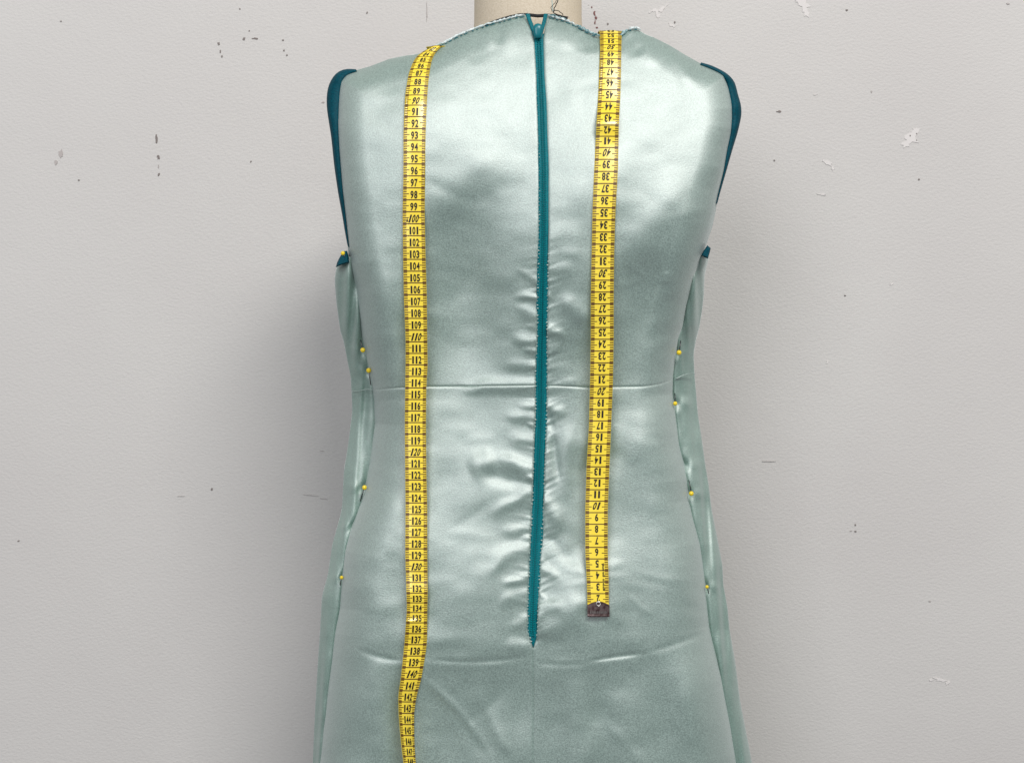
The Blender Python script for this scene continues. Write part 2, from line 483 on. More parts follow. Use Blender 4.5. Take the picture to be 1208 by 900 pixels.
def surf(px, py, fine=True):
    """final depth of the satin at a photograph position"""
    px = np.asarray(px, float); py = np.asarray(py, float)
    y = base(px, py) - folds(px, py, fine)
    ds = py - SEAM(px)
    y = y + 0.0008 * np.exp(-(ds / 1.0) ** 2)
    dl = np.abs(px - 629); y = y + np.where(py > 755, 0.0009 * np.exp(-(dl / 1.0) ** 2), 0)
    return y


# ------------------------------------------------------------------ the dress
dress = thing('satin_dress', 'sleeveless mint green satin dress, back view, teal zip, sides pinned in', 'dress', loc=(0.02, 0.1, -0.6))
Minv = Vector((0.02, 0.1, -0.6))


def under(o, parent, off=None):
    o.parent = parent
    o.matrix_parent_inverse.identity()
    return o


def child(name, verts, faces, m, parent, origin, **k):
    o = mk(name, [np.asarray(v, float) - np.asarray(origin) for v in verts], faces, m, parent, **k)
    return o


DO = np.array(Minv)
rows_b = np.concatenate([np.arange(18, 45, .45), np.arange(45, 100, .8), np.arange(100, 280, 2.0), np.arange(280, 455.01, 1.25)])
rows_b[-1] = 455.0
rows_s = np.concatenate([np.arange(455, 790, 1.25), np.arange(790, 920, 2.0), np.arange(920, 1251, 11)])
NC = 170
tt = np.linspace(0, 1, NC)


def panel(name, rows, side, label=None):
    py = np.repeat(rows[:, None], NC, 1)
    if side < 0:
        w = 1 - (1 - tt) ** 1.45          # dense at the zip (t=1)
        a = Lx(rows)[:, None]; z = ZL(rows)[:, None]
    else:
        w = tt ** 1.45
        a = ZR(rows)[:, None]; z = Rx(rows)[:, None]
    px = a + (z - a) * w[None, :]
    pyw = seam_warp(px, py)
    y = surf(px, pyw)
    # notch under the tape and the little peak beside it at the right neckline
    if side > 0:
        top = np.interp(px, [p[0] for p in RIGHT[:15]], [p[1] for p in RIGHT[:15]])
        e = np.clip(pyw - top, 0, None)
        sh = -5.5 * np.exp(-((px - 748) / 9) ** 2) + 5.0 * np.exp(-((px - 712) / 16) ** 2)
        pyw = pyw + sh * np.exp(-e / 14)
    # cut edge turned in along the zip
    dz = (ZL(py) - px) if side < 0 else (px - ZR(py))
    y = y + 0.0016 * np.exp(-np.clip(dz, 0, None) / 1.1) * (py < 764)
    v = P(px, pyw, y).reshape(-1, 3)
    return child(name, v - 0, grid_faces(len(rows), NC), M['satin'], dress, DO)


for sd in (-1, 1):
    panel('bodice_panel', rows_b, sd)
    panel('skirt_panel', rows_s, sd)

# front of the dress, turned to the wall
rf = np.concatenate([np.arange(62, 130, 4), np.arange(130, 1251, 14)])
nf = 48
v = []
for r_ in rf:
    l = Lx(r_) + 5 if r_ < 300 else oL(r_) + 3
    r2 = Rx(r_) - 5 if r_ < 300 else oR(r_) - 3
    k = min(1, (r_ - 20) / 190.0)
    ye = base(np.array([Lx(r_) + 2]), np.array([r_]))[0] + (0.006 if r_ < 300 else 0.024)
    depth = (0.225 - ye) * (0.35 + 0.65 * k)
    ph = np.linspace(0, math.pi, nf)
    cx, hw = (l + r2) / 2, (r2 - l) / 2
    yy = ye + depth * np.sin(ph) ** 0.8
    kk = (1 + ye / D) / (1 + yy / D)            # keep real width, not picture width
    px = 604 + ((cx - hw * np.cos(ph)) - 604) * kk
    pyk = 450 + (r_ - 450) * kk
    v.append(P(px, pyk, yy))
v = np.concatenate(v)
F = []
for q in grid_faces(len(rf), nf, True):
    r_, c_ = q[0] // nf, q[0] % nf
    if rf[min(r_, len(rf) - 1)] < 118 and 13 <= c_ <= 33:
        continue
    F.append(q)
child('front_panel', v, F, M['satin'], dress, DO)


# pinned-out side folds
def side_fold(side):
    rows = np.concatenate([np.arange(303, 920, 2.5), np.arange(920, 1251, 15)])
    n1 = 22
    out = []
    for r_ in rows:
        inn = float(Lx(r_) if side < 0 else Rx(r_)); o_ = float(oL(r_) if side < 0 else oR(r_))
        w = o_ - inn
        ins = inn - 7 * np.sign(w)
        s = np.linspace(0, 1, n1)
        px = ins + (o_ - ins) * s
        ye = float(base(np.array([inn - 1.0 * np.sign(w)]), np.array([r_]))[0])
        lift = 0.007 * math.exp(-((r_ - 340) / 60.0) ** 2) + 0.002
        tuck = sum(math.exp(-((r_ - q) / 6.0) ** 2) for q in ((413, 437, 575, 620, 681) if side < 0 else (416, 476, 548, 582, 692)))
        y = ye - 0.004 - lift * np.sin(math.pi * s) + (0.012 if side < 0 else 0.019) * s ** 2
        y += 0.004 * (1 - np.clip(s * 4, 0, 1))
        nz = 0.0042 * vnoise(px * 1.7 - 0.10 * side * r_, np.full(n1, r_) * 0.10, 12, 21 + side) + 0.0007 * vnoise(px * 1.5, np.full(n1, r_) * .6, 12, 31 + side)
        y = y + nz * np.sin(math.pi * np.clip(s, 0, 1)) ** 0.5
        y = y + tuck * 0.0035 * np.exp(-((s - .22) / .16) ** 2) - tuck * 0.0015 * np.exp(-((s - .6) / .2) ** 2)
        # the fold rolls round to the front
        px2 = o_ - w * np.array([-0.02, 0.1, 0.4, 0.8]); y2 = y[-1] + np.array([.004, .009, .013, .016])
        out.append(P(np.concatenate([px, px2]), np.full(n1 + 4, r_), np.concatenate([y, y2])))
    vv = np.concatenate(out)
    # a gathered crosswise crease where the waist seam runs through
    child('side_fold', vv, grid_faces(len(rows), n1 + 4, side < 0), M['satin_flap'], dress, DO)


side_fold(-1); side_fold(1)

# waist seam line across the pinned folds
for side, pts in ((-1, [(415.5, 461.5), (424, 461), (433, 459.2), (440, 460)]), (1, [(797, 447), (805, 443), (812, 441), (820, 440.5)])):
    mbs = MB()
    xs = np.linspace(pts[0][0], pts[-1][0], 14)
    ys = np.interp(xs, [p[0] for p in pts], [p[1] for p in pts])
    yd = float(base(np.array([Lx(455) if side < 0 else Rx(455)]), np.array([455.]))[0])
    s = np.linspace(0, 1, 14)
    path = P(xs, ys, yd - 0.010 + (0.012 * (1 - s) ** 2 if side < 0 else 0.012 * s ** 2))
    v_, f_ = tube(path, 0.0005, 5)
    mbs.add(v_, f_)
    mbs.v = [q - DO for q in mbs.v]
    mbs.build('waist_seam', M['satin'], dress)


# teal armhole facing
def armhole(inner, outer, name='armhole_facing'):
    n = 46
    def res(p):
        p = np.asarray(p, float)
        d = np.concatenate([[0], np.cumsum(np.hypot(*np.diff(p, axis=0).T))]); d /= d[-1]
        t = np.linspace(0, 1, n)
        q = np.stack([np.interp(t, d, p[:, 0]), np.interp(t, d, p[:, 1])], -1)
        for _ in range(2):
            q[1:-1] = 0.25 * q[:-2] + 0.5 * q[1:-1] + 0.25 * q[2:]
        return q
    a, o_ = res(inner), res(outer)
    cx = 625
    vv = []
    for i in range(n):
        inw = np.sign(cx - a[i, 0])
        yb = float(base(np.array([a[i, 0] + inw * 1.5]), np.array([a[i, 1] + 1.0]))[0])
        ring = []
        for s, dy in ((-0.25, .004), (0, .0016), (0.3, .0012), (0.65, .003), (0.92, .007), (1.0, .012), (0.9, .022), (0.55, .035), (0.1, .045)):
            q = a[i] + (o_[i] - a[i]) * s
            ring.append(P(q[0], q[1], yb + dy))
        vv += ring
    child(name, np.array(vv), grid_faces(n, 9, a[5, 0] < 600), M['teal_lining'], dress, DO)


armhole([(421, 84.5), (412, 86.5), (406, 89.5), (402, 96), (400, 112), (399, 134), (398.6, 145), (399.5, 168), (401.5, 199), (404, 227), (407.5, 256), (410, 278), (411.5, 292)],
        [(420, 82), (406, 81), (395, 87), (387, 101), (385, 116), (385.6, 130), (388, 145), (390.5, 160), (394.4, 198), (399, 229), (404, 256), (407, 275), (410, 290)])
armhole([(826, 76.5), (838, 81), (853, 88), (859, 100), (864, 122), (864.5, 140), (863, 156), (858.5, 176), (854.5, 200), (848, 226), (845, 240)],
        [(827, 74), (839, 77), (857, 86), (867, 96), (870.5, 112), (874.5, 124), (875, 136), (870.5, 156), (864, 177), (857.5, 200), (850, 226), (846, 241)])


# the ends of the facing under the arms
def patch(poly, dep, thick, m, name):
    n = len(poly)
    p = np.array(poly, float)
    c = p.mean(0)
    v0 = P(p[:, 0], p[:, 1], dep); v1 = P(*(c + (p - c) * 1.0).T, dep + thick)
    vi = P(*(c + (p - c) * 0.72).T, dep - thick * 0.35)
    vv = np.concatenate([v0, v1, vi])
    f = [tuple(2 * n + i for i in range(n))] + [(i, (i + 1) % n, (i + 1) % n + n, i + n)[::-1] for i in range(n)] + \
        [(i, i + 2 * n, (i + 1) % n + 2 * n, (i + 1) % n)[::-1] for i in range(n)]
    return child(name, vv, f, m, dress, DO, smooth=False)


dl = float(base(np.array([413.]), np.array([305.]))[0]); dr = float(base(np.array([827.]), np.array([300.]))[0])
patch([(405.5, 296.5), (401, 303), (398, 309), (396, 315.5), (402, 313), (408, 311), (412, 310), (411, 301), (409.5, 296)], dl - 0.008, 0.01, M['teal_lining'], 'underarm_facing')
patch([(834.5, 289.5), (838.5, 293), (837, 299), (835, 305.5), (831, 303.5), (827, 301.5), (830, 296)], dr - 0.004, 0.01, M['teal_lining'], 'underarm_facing')

# ------------------------------------------------------------------ neckline: frayed raw edge, basting thread, black facing
NL = [(511, 56.5), (516, 53.4), (525, 49.4), (535, 44.3), (545, 39.4), (560, 33.4), (575, 28.3), (590, 24.3), (600, 21.4), (610, 18.8), (620, 17.4)]
NR = [(646, 18), (655, 20.5), (664, 22.6), (672, 25.5), (680, 29.6), (687, 33.6), (694, 37.2), (701, 40.3), (708, 42)]
NR2 = [(731, 42), (736, 38.6), (741, 35.2), (746, 32.8), (752, 33.0), (757, 35.4)]


def along(poly, step):
    p = np.array(poly, float)
    d = np.concatenate([[0], np.cumsum(np.hypot(*np.diff(p, axis=0).T))])
    t = np.arange(0, d[-1], step)
    return np.stack([np.interp(t, d, p[:, 0]), np.interp(t, d, p[:, 1])], -1)


def edge_depth(q):
    return surf(np.array([q[0]]), np.array([q[1] + 2.5]))[0]


def fray_edge(poly, r_px, m, name='frayed_edge', lift=0.0006, seed=1):
    rs = random.Random(seed)
    q = along(poly, 1.6)
    path = []; rad = []
    for i, p in enumerate(q):
        path.append(P(p[0] + rs.uniform(-.5, .5), p[1] + rs.uniform(-.7, .5) + 0.4, edge_depth(p) - lift + rs.uniform(-.0005, .0005)))
        rad.append(S * r_px * rs.uniform(0.55, 1.25) * min(1, .35 + min(i, len(q) - 1 - i) / 4))
    v_, f_ = tube(path, rad, 7)
    return child(name, v_, f_, m, dress, DO)


fray_edge(NL, 1.35, M['fray'], seed=2)
fray_edge(NR[:5], 1.3, M['fray'], seed=3)
fray_edge(NR[4:], 1.9, M['teal_fray'], seed=4)
fray_edge(NR2[:3], 2.4, M['teal_fray'], seed=5)
fray_edge(NR2[2:], 1.7, M['fray'], seed=6)
fray_edge([(646, 18), (652, 18.5), (658, 20.5), (668, 22.5)], 1.6, M['teal_fray'], seed=8, lift=0.001)

mb = MB()
for poly, off in ((NL, 2.4), (NR, 2.6), (NR2, 2.4)):
    q = along(poly, 0.8)
    i = 2
    while i < len(q) - 6:
        n = random.randint(4, 9)
        seg = q[i:i + n]
        if len(seg) > 2:
            path = [P(p[0], p[1] + off + 0.25 * math.sin(k), edge_depth(p) - 0.0012) for k, p in enumerate(seg)]
            v_, f_ = tube(path, 0.00036, 5); mb.add(v_, f_)
        i += n + random.randint(2, 5)
mb.v = [q - DO for q in mb.v]
mb.build('basting_thread', M['thread'], dress, kind='stuff')

mb = MB()
for poly in (NL, NR, NR2):
    for p in along(poly, 1.9):
        if random.random() < .35:
            continue
        d0 = edge_depth(p)
        a = random.uniform(-1.2, 1.2); ln = random.uniform(1.5, 5.5)
        path = [P(p[0] + math.sin(a) * ln * t + random.uniform(-.3, .3), p[1] + 1 - math.cos(a) * ln * t * .8, d0 - 0.0012 - .0006 * t) for t in (0, .35, .7, 1)]
        v_, f_ = tube(path, 0.00013, 4); mb.add(v_, f_)
mb.v = [q - DO for q in mb.v]
mb.build('fray_threads', M['fray'], dress, kind='stuff')


def strip(poly, w, dep, m, name, parent=dress, origin=DO):
    q = along(poly, 2.0)
    vv = []
    for p in q:
        for s, dy in ((-.5, .0015), (-.3, 0), (.3, 0), (.5, .0015)):
            vv.append(P(p[0], p[1] + s * w, dep(p) + dy))
    return child(name, np.array(vv), grid_faces(len(q), 4), m, parent, origin)


fd = lambda p: (float(surf(np.array([p[0]]), np.array([p[1] + 4.0]), False)[0]) if (p[0] < 619 or p[0] > 647) else 0.023) + 0.003
strip([(572, 30.6), (580, 27.2), (590, 23.8), (600, 20.8), (612, 18.2), (622, 17.8), (634, 19.2), (646, 18.6), (656, 19.2), (670, 22.0)], 4.0, fd, M['black'], 'neck_facing')

# loose thread ends
mb = MB()
for pts, r_ in (([(660, -4), (657, 4), (654, 10), (652.6, 15), (655, 16.8), (660, 18.4), (666, 20), (671, 20.8)], .00042),
                ([(652.5, 14.5), (655, 12.5), (659, 13.4), (663, 16.4), (664.5, 18.6)], .00034),
                ([(651, 14), (650, 9), (654.5, 4), (659, -3)], .00026)):
    q = along(pts, 0.8)
    path = [P(p[0] + .25 * math.sin(i * .9), p[1], 0.017 - 0.003 * math.sin(i * .2)) for i, p in enumerate(q)]
    v_, f_ = tube(path, r_, 5); mb.add(v_, f_)
mb.v = [q - DO for q in mb.v]
mb.build('loose_thread', M['black'], dress)
q = along([(650.8, -6), (651.2, 2), (651.6, 8), (652.2, 14)], 1.0)
v_, f_ = tube([P(p[0], p[1], 0.018) for p in q], .00045, 5)
child('loose_thread', v_, f_, M['wthread'], dress, DO)


# ------------------------------------------------------------------ zip
zip_o = None


def zdepth(py, fx=0.5):
    px = ZL(py) * (1 - fx) + ZR(py) * fx
    return surf(np.atleast_1d(px), np.atleast_1d(py), False)


rows = np.concatenate([np.arange(40, 752, 3.0), [754, 757, 760, 762.5]])
zl, zr = ZL(rows), ZR(rows)
cz = (zl + zr) / 2
nzc = 9
vv = []
# smooth the running depth so the zip bridges the puckers
dz_run = np.minimum(base(zl - 2, rows), base(zr + 2, rows))
ker = np.ones(9) / 9
dz_run = np.convolve(np.pad(dz_run, 4, mode='edge'), ker, 'valid')
ZD = lambda py: np.interp(py, rows, dz_run)
for i, r_ in enumerate(rows):
    half = (zr[i] - zl[i]) / 2 + 1.8
    if r_ > 752:
        half = (zr[i] - zl[i]) / 2 + 0.6
    s = np.linspace(-1, 1, nzc)
    prof = np.array([.0016, .0004, -.0002, .0001, .0009, .0001, -.0002, .0004, .0016])
    vv.append(P(cz[i] + s * half, np.full(nzc, r_), dz_run[i] + 0.0004 + prof))
zip_o = child('zip', np.concatenate(vv), grid_faces(len(rows), nzc), M['zip'], dress, DO)

mb = MB()
py = 48.0
while py < 751:
    w = float(ZR(py) - ZL(py)); c = float((ZR(py) + ZL(py)) / 2); d0 = float(ZD(py))
    for s, tilt in ((-1, .5), (1, -.5)):
        cc = P(c + s * w * 0.15, py, d0 - 0.0003)
        ax = (X + Z * tilt); ax = ax / np.linalg.norm(ax); az = np.cross(ax, Y)
        v_, f_ = blob(cc, ax, Y, az, w * 0.15 * S, 0.0008, 0.72 * S)
        mb.add(v_, f_)
    for s, tilt in ((-1, .9), (1, -.9)):
        cc = P(c + s * w * 0.39, py + .5, d0 + 0.0004)
        ax = (X + Z * tilt); ax = ax / np.linalg.norm(ax); az = np.cross(ax, Y)
        v_, f_ = blob(cc, ax, Y, az, w * 0.11 * S, 0.0005, 0.55 * S)
        mb.add(v_, f_)
    py += 2.1
mb.v = [q - DO for q in mb.v]
coil = mb.build('coil', M['coil'], zip_o, kind='stuff', smooth=False)

# opened tops of the zip tape
for a, b_ in (([(622.2, 16.5), (624.5, 24), (628, 33), (631.5, 42)], 5.2), ([(644.0, 16.5), (642.4, 24), (640, 33), (637.6, 42)], 4.6)):
    q = along(a, 1.2)
    vv = []
    for p in q:
        for s, dy in ((-.5, .002), (-.35, .0), (-.05, -.0004), (.05, .0006), (.35, 0), (.5, .002)):
            vv.append(P(p[0] + s * b_, p[1], 0.0165 - 0.00028 * (p[1] - 16) + dy))
    child('zip_tape', np.array(vv), grid_faces(len(q), 6), M['zip'], zip_o, DO)

# slider: a domed shield with a shoulder
pr = [(629.2, 31.5), (631, 29), (634.5, 27.8), (638, 28.8), (639.8, 31.5), (640, 37), (639.2, 42), (637.8, 45.2), (633.5, 46), (630.6, 44.8), (629.6, 41), (629, 36)]
p = np.array(pr); c = p.mean(0); n = len(pr)
lay = [(1.0, 0.0), (1.0, -.0022), (.86, -.0034), (.45, -.0040)]
vv = np.concatenate([P(*(c + (p - c) * s).T, 0.0070 + dy) for s, dy in lay])
f = []
for l in range(3):
    for i in range(n):
        f.append((l * n + i, l * n + (i + 1) % n, (l + 1) * n + (i + 1) % n, (l + 1) * n + i)[::-1])
f.append(tuple(3 * n + i for i in range(n))[::-1])
child('slider', vv, f, M['slider'], zip_o, DO)
# white overcast stitches along both cut edges
mb = MB()
for side, e, lo, hi, stp in ((-1, ZL, 60, 758, 4.1), (1, ZR, 300, 752, 4.6)):
    py = lo
    while py < hi:
        x = float(e(py)) + side * random.uniform(-.3, .9)
        d0 = float(surf(np.array([x + side * 2.0]), np.array([py]))[0])
        d0 = min(d0, float(ZD(py)) + 0.0002)
        cc = P(x, py, d0 - 0.0006)
        ax = X + Z * random.uniform(-.5, .5); ax = ax / np.linalg.norm(ax); az = np.cross(ax, Y)
        k = random.uniform(.45, 1.2) * (0.6 if py < 250 else 1)
        v_, f_ = blob(cc, ax, Y, az, 1.5 * S * k, .0004, 0.85 * S * k)
        mb.add(v_, f_)
        py += stp * random.uniform(.85, 1.15)
mb.v = [q - DO for q in mb.v]
mb.build('edge_stitching', M['wthread'], dress, kind='stuff')

# ------------------------------------------------------------------ dress form: neck and torso
form = thing('dress_form', 'beige linen covered dress form, its neck rising out of the satin dress', 'dress form', loc=(0.014, 0.09, -0.6))
FO = np.array((0.014, 0.09, -0.6))
prof = [  # z, half width x, half depth y, centre y
    (-0.60, .165, .115, .105), (-0.40, .165, .115, .103), (-0.25, .155, .105, .105), (-0.10, .128, .088, .108), (0.0, .118, .078, .108), (0.10, .135, .085, .100), (0.18, .150, .088, .094),
    (0.235, .145, .078, .092), (0.262, .115, .066, .092), (0.283, .080, .056, .092), (0.297, .058, .050, .090), (0.310, .0505, .0475, .088), (0.33, .0492, .0468, .086), (0.36, .0490, .0465, .084), (0.395, .0495, .0468, .082)]
nn = 64
vv = []
zz = np.linspace(prof[0][0], prof[-1][0], 140)
for z in zz:
    hx, hy, cy = [np.interp(z, [q[0] for q in prof], [q[i] for q in prof]) for i in (1, 2, 3)]
    th = np.linspace(0, 2 * math.pi, nn, endpoint=False)
    vv.append(np.stack([0.0146 + hx * np.cos(th), cy + hy * np.sin(th), np.full(nn, z)], -1))
vv = np.concatenate(vv)
f = [(i * nn + j, i * nn + (j + 1) % nn, (i + 1) * nn + (j + 1) % nn, (i + 1) * nn + j) for i in range(139) for j in range(nn)]
f.append(tuple(range(nn))[::-1])
child('torso', vv, f, M['linen'], form, FO)
capv = []
for z, s in ((0.395, 1.02), (0.401, 1.03), (0.405, .98), (0.406, .5)):
    th = np.linspace(0, 2 * math.pi, nn, endpoint=False)
    capv.append(np.stack([0.0146 + .0495 * s * np.cos(th), .082 + .0468 * s * np.sin(th), np.full(nn, z)], -1))
f = [(i * nn + j, i * nn + (j + 1) % nn, (i + 1) * nn + (j + 1) % nn, (i + 1) * nn + j) for i in range(3) for j in range(nn)] + [tuple(3 * nn + j for j in range(nn))]
child('neck_cap', np.concatenate(capv), f, M['black'], form, FO)

# ------------------------------------------------------------------ tape measure, one tape round the neck, both ends hanging down the back
tape = thing('tape_measure', 'yellow tape measure hung round the neck, both ends down the back', 'tape measure', loc=(0.0, -0.03, 0.0))
TO = np.array((0.0, -0.03, 0.0))
RN = [(2, 706), (10, 597), (20, 462), (30, 323), (39, 195), (40, 181), (41, 167), (42, 154), (43, 141), (44, 127), (45, 113), (46, 99), (47, 86), (48, 74.5), (49, 65), (50, 57), (51, 50), (52, 43.3), (53, 37.2)]
LN = [(84, 65), (85, 71.3), (86, 78.3), (87, 87), (88, 97), (89, 108), (90, 119), (91, 132), (92, 146), (93, 160), (94, 173.5), (95, 187.5), (96, 201.5), (100, 257.7), (101, 272), (110, 397), (120, 533), (130, 668), (132, 694),
      (133, 705.5), (134, 716.5), (135, 728.5), (136, 741), (137, 753.5), (138, 767), (139, 780.5), (140, 794), (141, 808), (142, 821), (143, 834.5), (144, 848), (145, 861), (146, 874), (147, 886), (148, 898), (150, 923)]
RE = [(34, 707.5, 733.5), (60, 708, 733), (110, 706, 732), (150, 703.5, 730), (200, 701, 729), (250, 699, 726), (300, 698, 724.5), (350, 697, 724), (400, 697, 724), (455, 696, 723), (500, 695, 721), (550, 692, 719), (600, 690.5, 717), (650, 690.5, 717), (680, 692, 718), (740, 694, 718.5)]
LE = [(52, 519, 526), (55, 511, 521), (58, 503.5, 516.5), (62, 496.5, 513.5), (66, 491.5, 511), (72, 488, 509), (80, 484.5, 507.5), (90, 481.5, 506), (100, 480, 505), (112, 478, 504), (132, 477, 503), (160, 476, 502), (200, 476, 501.5), (250, 475, 501), (300, 475.5, 502), (350, 476.5, 503.5), (400, 478.5, 504), (430, 478.5, 504.5), (455, 478, 503), (500, 477.5, 502.5),
      (560, 478, 503), (600, 478.5, 504), (650, 478, 504), (700, 479.5, 504.5), (720, 480, 504), (740, 478.5, 504), (760, 477, 503.5), (780, 475, 500.5), (800, 473, 497), (820, 470, 491.5), (840, 470.5, 488.5), (860, 472, 488.5), (880, 474, 489), (900, 476.5, 490.5), (950, 478, 492)]


def edges_fn(E):
    fl = smoothed([(e[0], e[1]) for e in E], 4, 0, 1000); fr = smoothed([(e[0], e[2]) for e in E], 4, 0, 1000)
    return fl, fr


def hang(pys, fl, fr, lead):
    """tape depth: rides on the satin, bridging hollows"""
    c = (fl(pys) + fr(pys)) / 2
    hw = (fr(pys) - fl(pys)) / 2
    d = np.min([surf(c + s * hw, pys, False) for s in (-.9, -.4, 0, .4, .9)], axis=0)
    n = len(pys)
    hull = d.copy()
    # lower convex hull of d(py): straight bridges between the high points
    st = []
    for i in range(n):
        while len(st) >= 2 and (d[st[-1]] - d[st[-2]]) * (i - st[-2]) >= (d[i] - d[st[-2]]) * (st[-1] - st[-2]):
            st.pop()
        st.append(i)
    hull = np.interp(np.arange(n), st, d[st])
    out = hull * lead + d * (1 - lead) - 0.0016
    k = np.exp(-0.5 * (np.arange(-12, 13) / 5.0) ** 2); k /= k.sum()
    sm = np.convolve(np.pad(out, 12, mode='edge'), k, 'valid')
    w = np.clip((pys - 60) / 40, 0, 1)
    return np.minimum(sm * w + out * (1 - w), d - 0.0012)


TW = 27.0 * S      # real width
flR, frR = edges_fn(RE); flL, frL = edges_fn(LE)
UR = np.array([(n - .45) for n, y in RN]); YR = np.array([y for n, y in RN])
UL = np.array([(n - .45) for n, y in LN]); YL = np.array([y for n, y in LN])
uR = np.arange(0.0, 52.9, 0.2)
pyR = np.interp(uR, UR, YR); pyR[uR < UR[0]] = YR[0] + (UR[0] - uR[uR < UR[0]]) * 13.7
uL = np.arange(82.0, 150.01, 0.2)
pyL = np.interp(uL, UL, YL); k_ = uL < UL[0]; pyL[k_] = YL[0] - (UL[0] - uL[k_]) * 6.5


def edge_pts(pys, fl, fr, d):
    l, r_ = fl(pys), fr(pys)
    w = r_ - l
    full = 26.6
    dy = np.sqrt(np.clip(full ** 2 - np.minimum(w, full) ** 2, 0, None)) * S * np.where(pys > 730, 1, 0.25) * 0.9
    return P(l, pys, d - dy * 0.75), P(r_, pys, d + dy * 0.05)


order = np.argsort(pyR)
dR = np.empty_like(pyR); dR[order] = hang(pyR[order], flR, frR, 0.45)
order = np.argsort(pyL)
dR = dR - 0.0052 * np.exp(-((pyR - 145) / 14) ** 2) - 0.0008 * np.sin(pyR / 31.0) ** 2
dL_ = np.empty_like(pyL); dL_[order] = hang(pyL[order], flL, frL, 0.35)
dL_ = dL_ - 0.0022 * np.exp(-((pyL - 698) / 12) ** 2) - 0.0007 * np.sin(pyL / 27.0) ** 2
eRl, eRr = edge_pts(pyR, flR, frR, dR)
eLl, eLr = edge_pts(pyL, flL, frL, dL_)
# the front loop, hidden behind the neck
Rm, Lm = (eRl[-1] + eRr[-1]) / 2, (eLl[0] + eLr[0]) / 2
ctrl = np.array([Rm, Rm + [-.002, .028, -.001], [.062, .125, .262], [.035, .150, .246], [.014, .156, .242], [-.008, .150, .246], [-.038, .122, .258], Lm + [.004, .028, .000], Lm])
uc = np.linspace(uR[-1], uL[0], len(ctrl))
uF = np.arange(uR[-1] + .25, uL[0] - .1, 0.25)


def catmull(cp, n):
    cp = np.concatenate([[2 * cp[0] - cp[1]], cp, [2 * cp[-1] - cp[-2]]])
    o = []
    for i in range(1, len(cp) - 2):
        for t in np.linspace(0, 1, n, endpoint=False):
            a, b, c, d = cp[i - 1], cp[i], cp[i + 1], cp[i + 2]
            o.append(.5 * (2 * b + (c - a) * t + (2 * a - 5 * b + 4 * c - d) * t * t + (3 * b - a - 3 * c + d) * t ** 3))
    o.append(cp[-2])
    return np.array(o)


cc = catmull(ctrl, 16)
tq = np.linspace(uR[-1], uL[0], len(cc))
cF = np.stack([np.interp(uF, tq, cc[:, i]) for i in range(3)], -1)
s = (uF - uR[-1]) / (uL[0] - uR[-1])
rv = np.stack([-np.cos(math.pi * s), 0 * s, np.sin(math.pi * s)], -1)
# reading direction: right side -x, left side +x
U = np.concatenate([uR, uF, uL])
A = np.concatenate([eRr, cF - rv * TW / 2, eLl])      # text-left edge
B_ = np.concatenate([eRl, cF + rv * TW / 2, eLr])     # text-right edge
Cn = (A + B_) / 2
up = -np.gradient(Cn, axis=0); up /= np.linalg.norm(up, axis=1, keepdims=True)
rt = (B_ - A); rt /= np.linalg.norm(rt, axis=1, keepdims=True)
nr = np.cross(rt, up); nr /= np.linalg.norm(nr, axis=1, keepdims=True)
for _ in range(3):
    nr[1:-1] = (nr[:-2] + 2 * nr[1:-1] + nr[2:]) / 4
nr /= np.linalg.norm(nr, axis=1, keepdims=True)


def on_tape(u, x, h=0.0):
    """u cm along, x 0..1 across (reading direction), h metres above the face"""
    u = np.asarray(u, float); x = np.asarray(x, float)
    a = np.stack([np.interp(u, U, A[:, i]) for i in range(3)], -1)
    b = np.stack([np.interp(u, U, B_[:, i]) for i in range(3)], -1)
    n = np.stack([np.interp(u, U, nr[:, i]) for i in range(3)], -1)
    cup = 0.0007 * (1 - (2 * x - 1) ** 2)
    return a + (b - a) * x[..., None] + n * (h + cup)[..., None]


xs = np.linspace(0, 1, 9)
Ug = U
uu = np.repeat(Ug[:, None], 9, 1); xx = np.repeat(xs[None], len(Ug), 0)
top = on_tape(uu, xx, np.zeros_like(uu)).reshape(-1, 3); bot = on_tape(uu, xx, np.full_like(uu, -0.00045)).reshape(-1, 3)
nU = len(Ug)
f = [tuple(q) for q in grid_faces(nU, 9, True)] + [tuple(q) for q in grid_faces(nU, 9, False, nU * 9)]
for i in range(nU - 1):
    for j, rev in ((0, False), (8, True)):
        a, b2 = i * 9 + j, (i + 1) * 9 + j
        q = (a, b2, b2 + nU * 9, a + nU * 9)
        f.append(q[::-1] if rev else q)
f.append(tuple(range(9)) + tuple(nU * 9 + j for j in range(8, -1, -1)))
f.append((tuple((nU - 1) * 9 + j for j in range(9)) + tuple(nU * 9 + (nU - 1) * 9 + j for j in range(8, -1, -1)))[::-1])
ribbon = child('ribbon', np.concatenate([top, bot]), f, M['tape'], tape, TO)

# printed scale
ticks = MB(); lines = MB()
HP = 0.00016


def quad(mbx, u0, u1, x0, x1, h=HP, nx=2):
    xs_ = np.linspace(x0, x1, nx + 1)
    v_ = np.concatenate([on_tape(np.full(nx + 1, u0), xs_, np.full(nx + 1, h)), on_tape(np.full(nx + 1, u1), xs_, np.full(nx + 1, h))])
    mbx.add(v_, [(i, i + nx + 1, i + nx + 2, i + 1) for i in range(nx)])


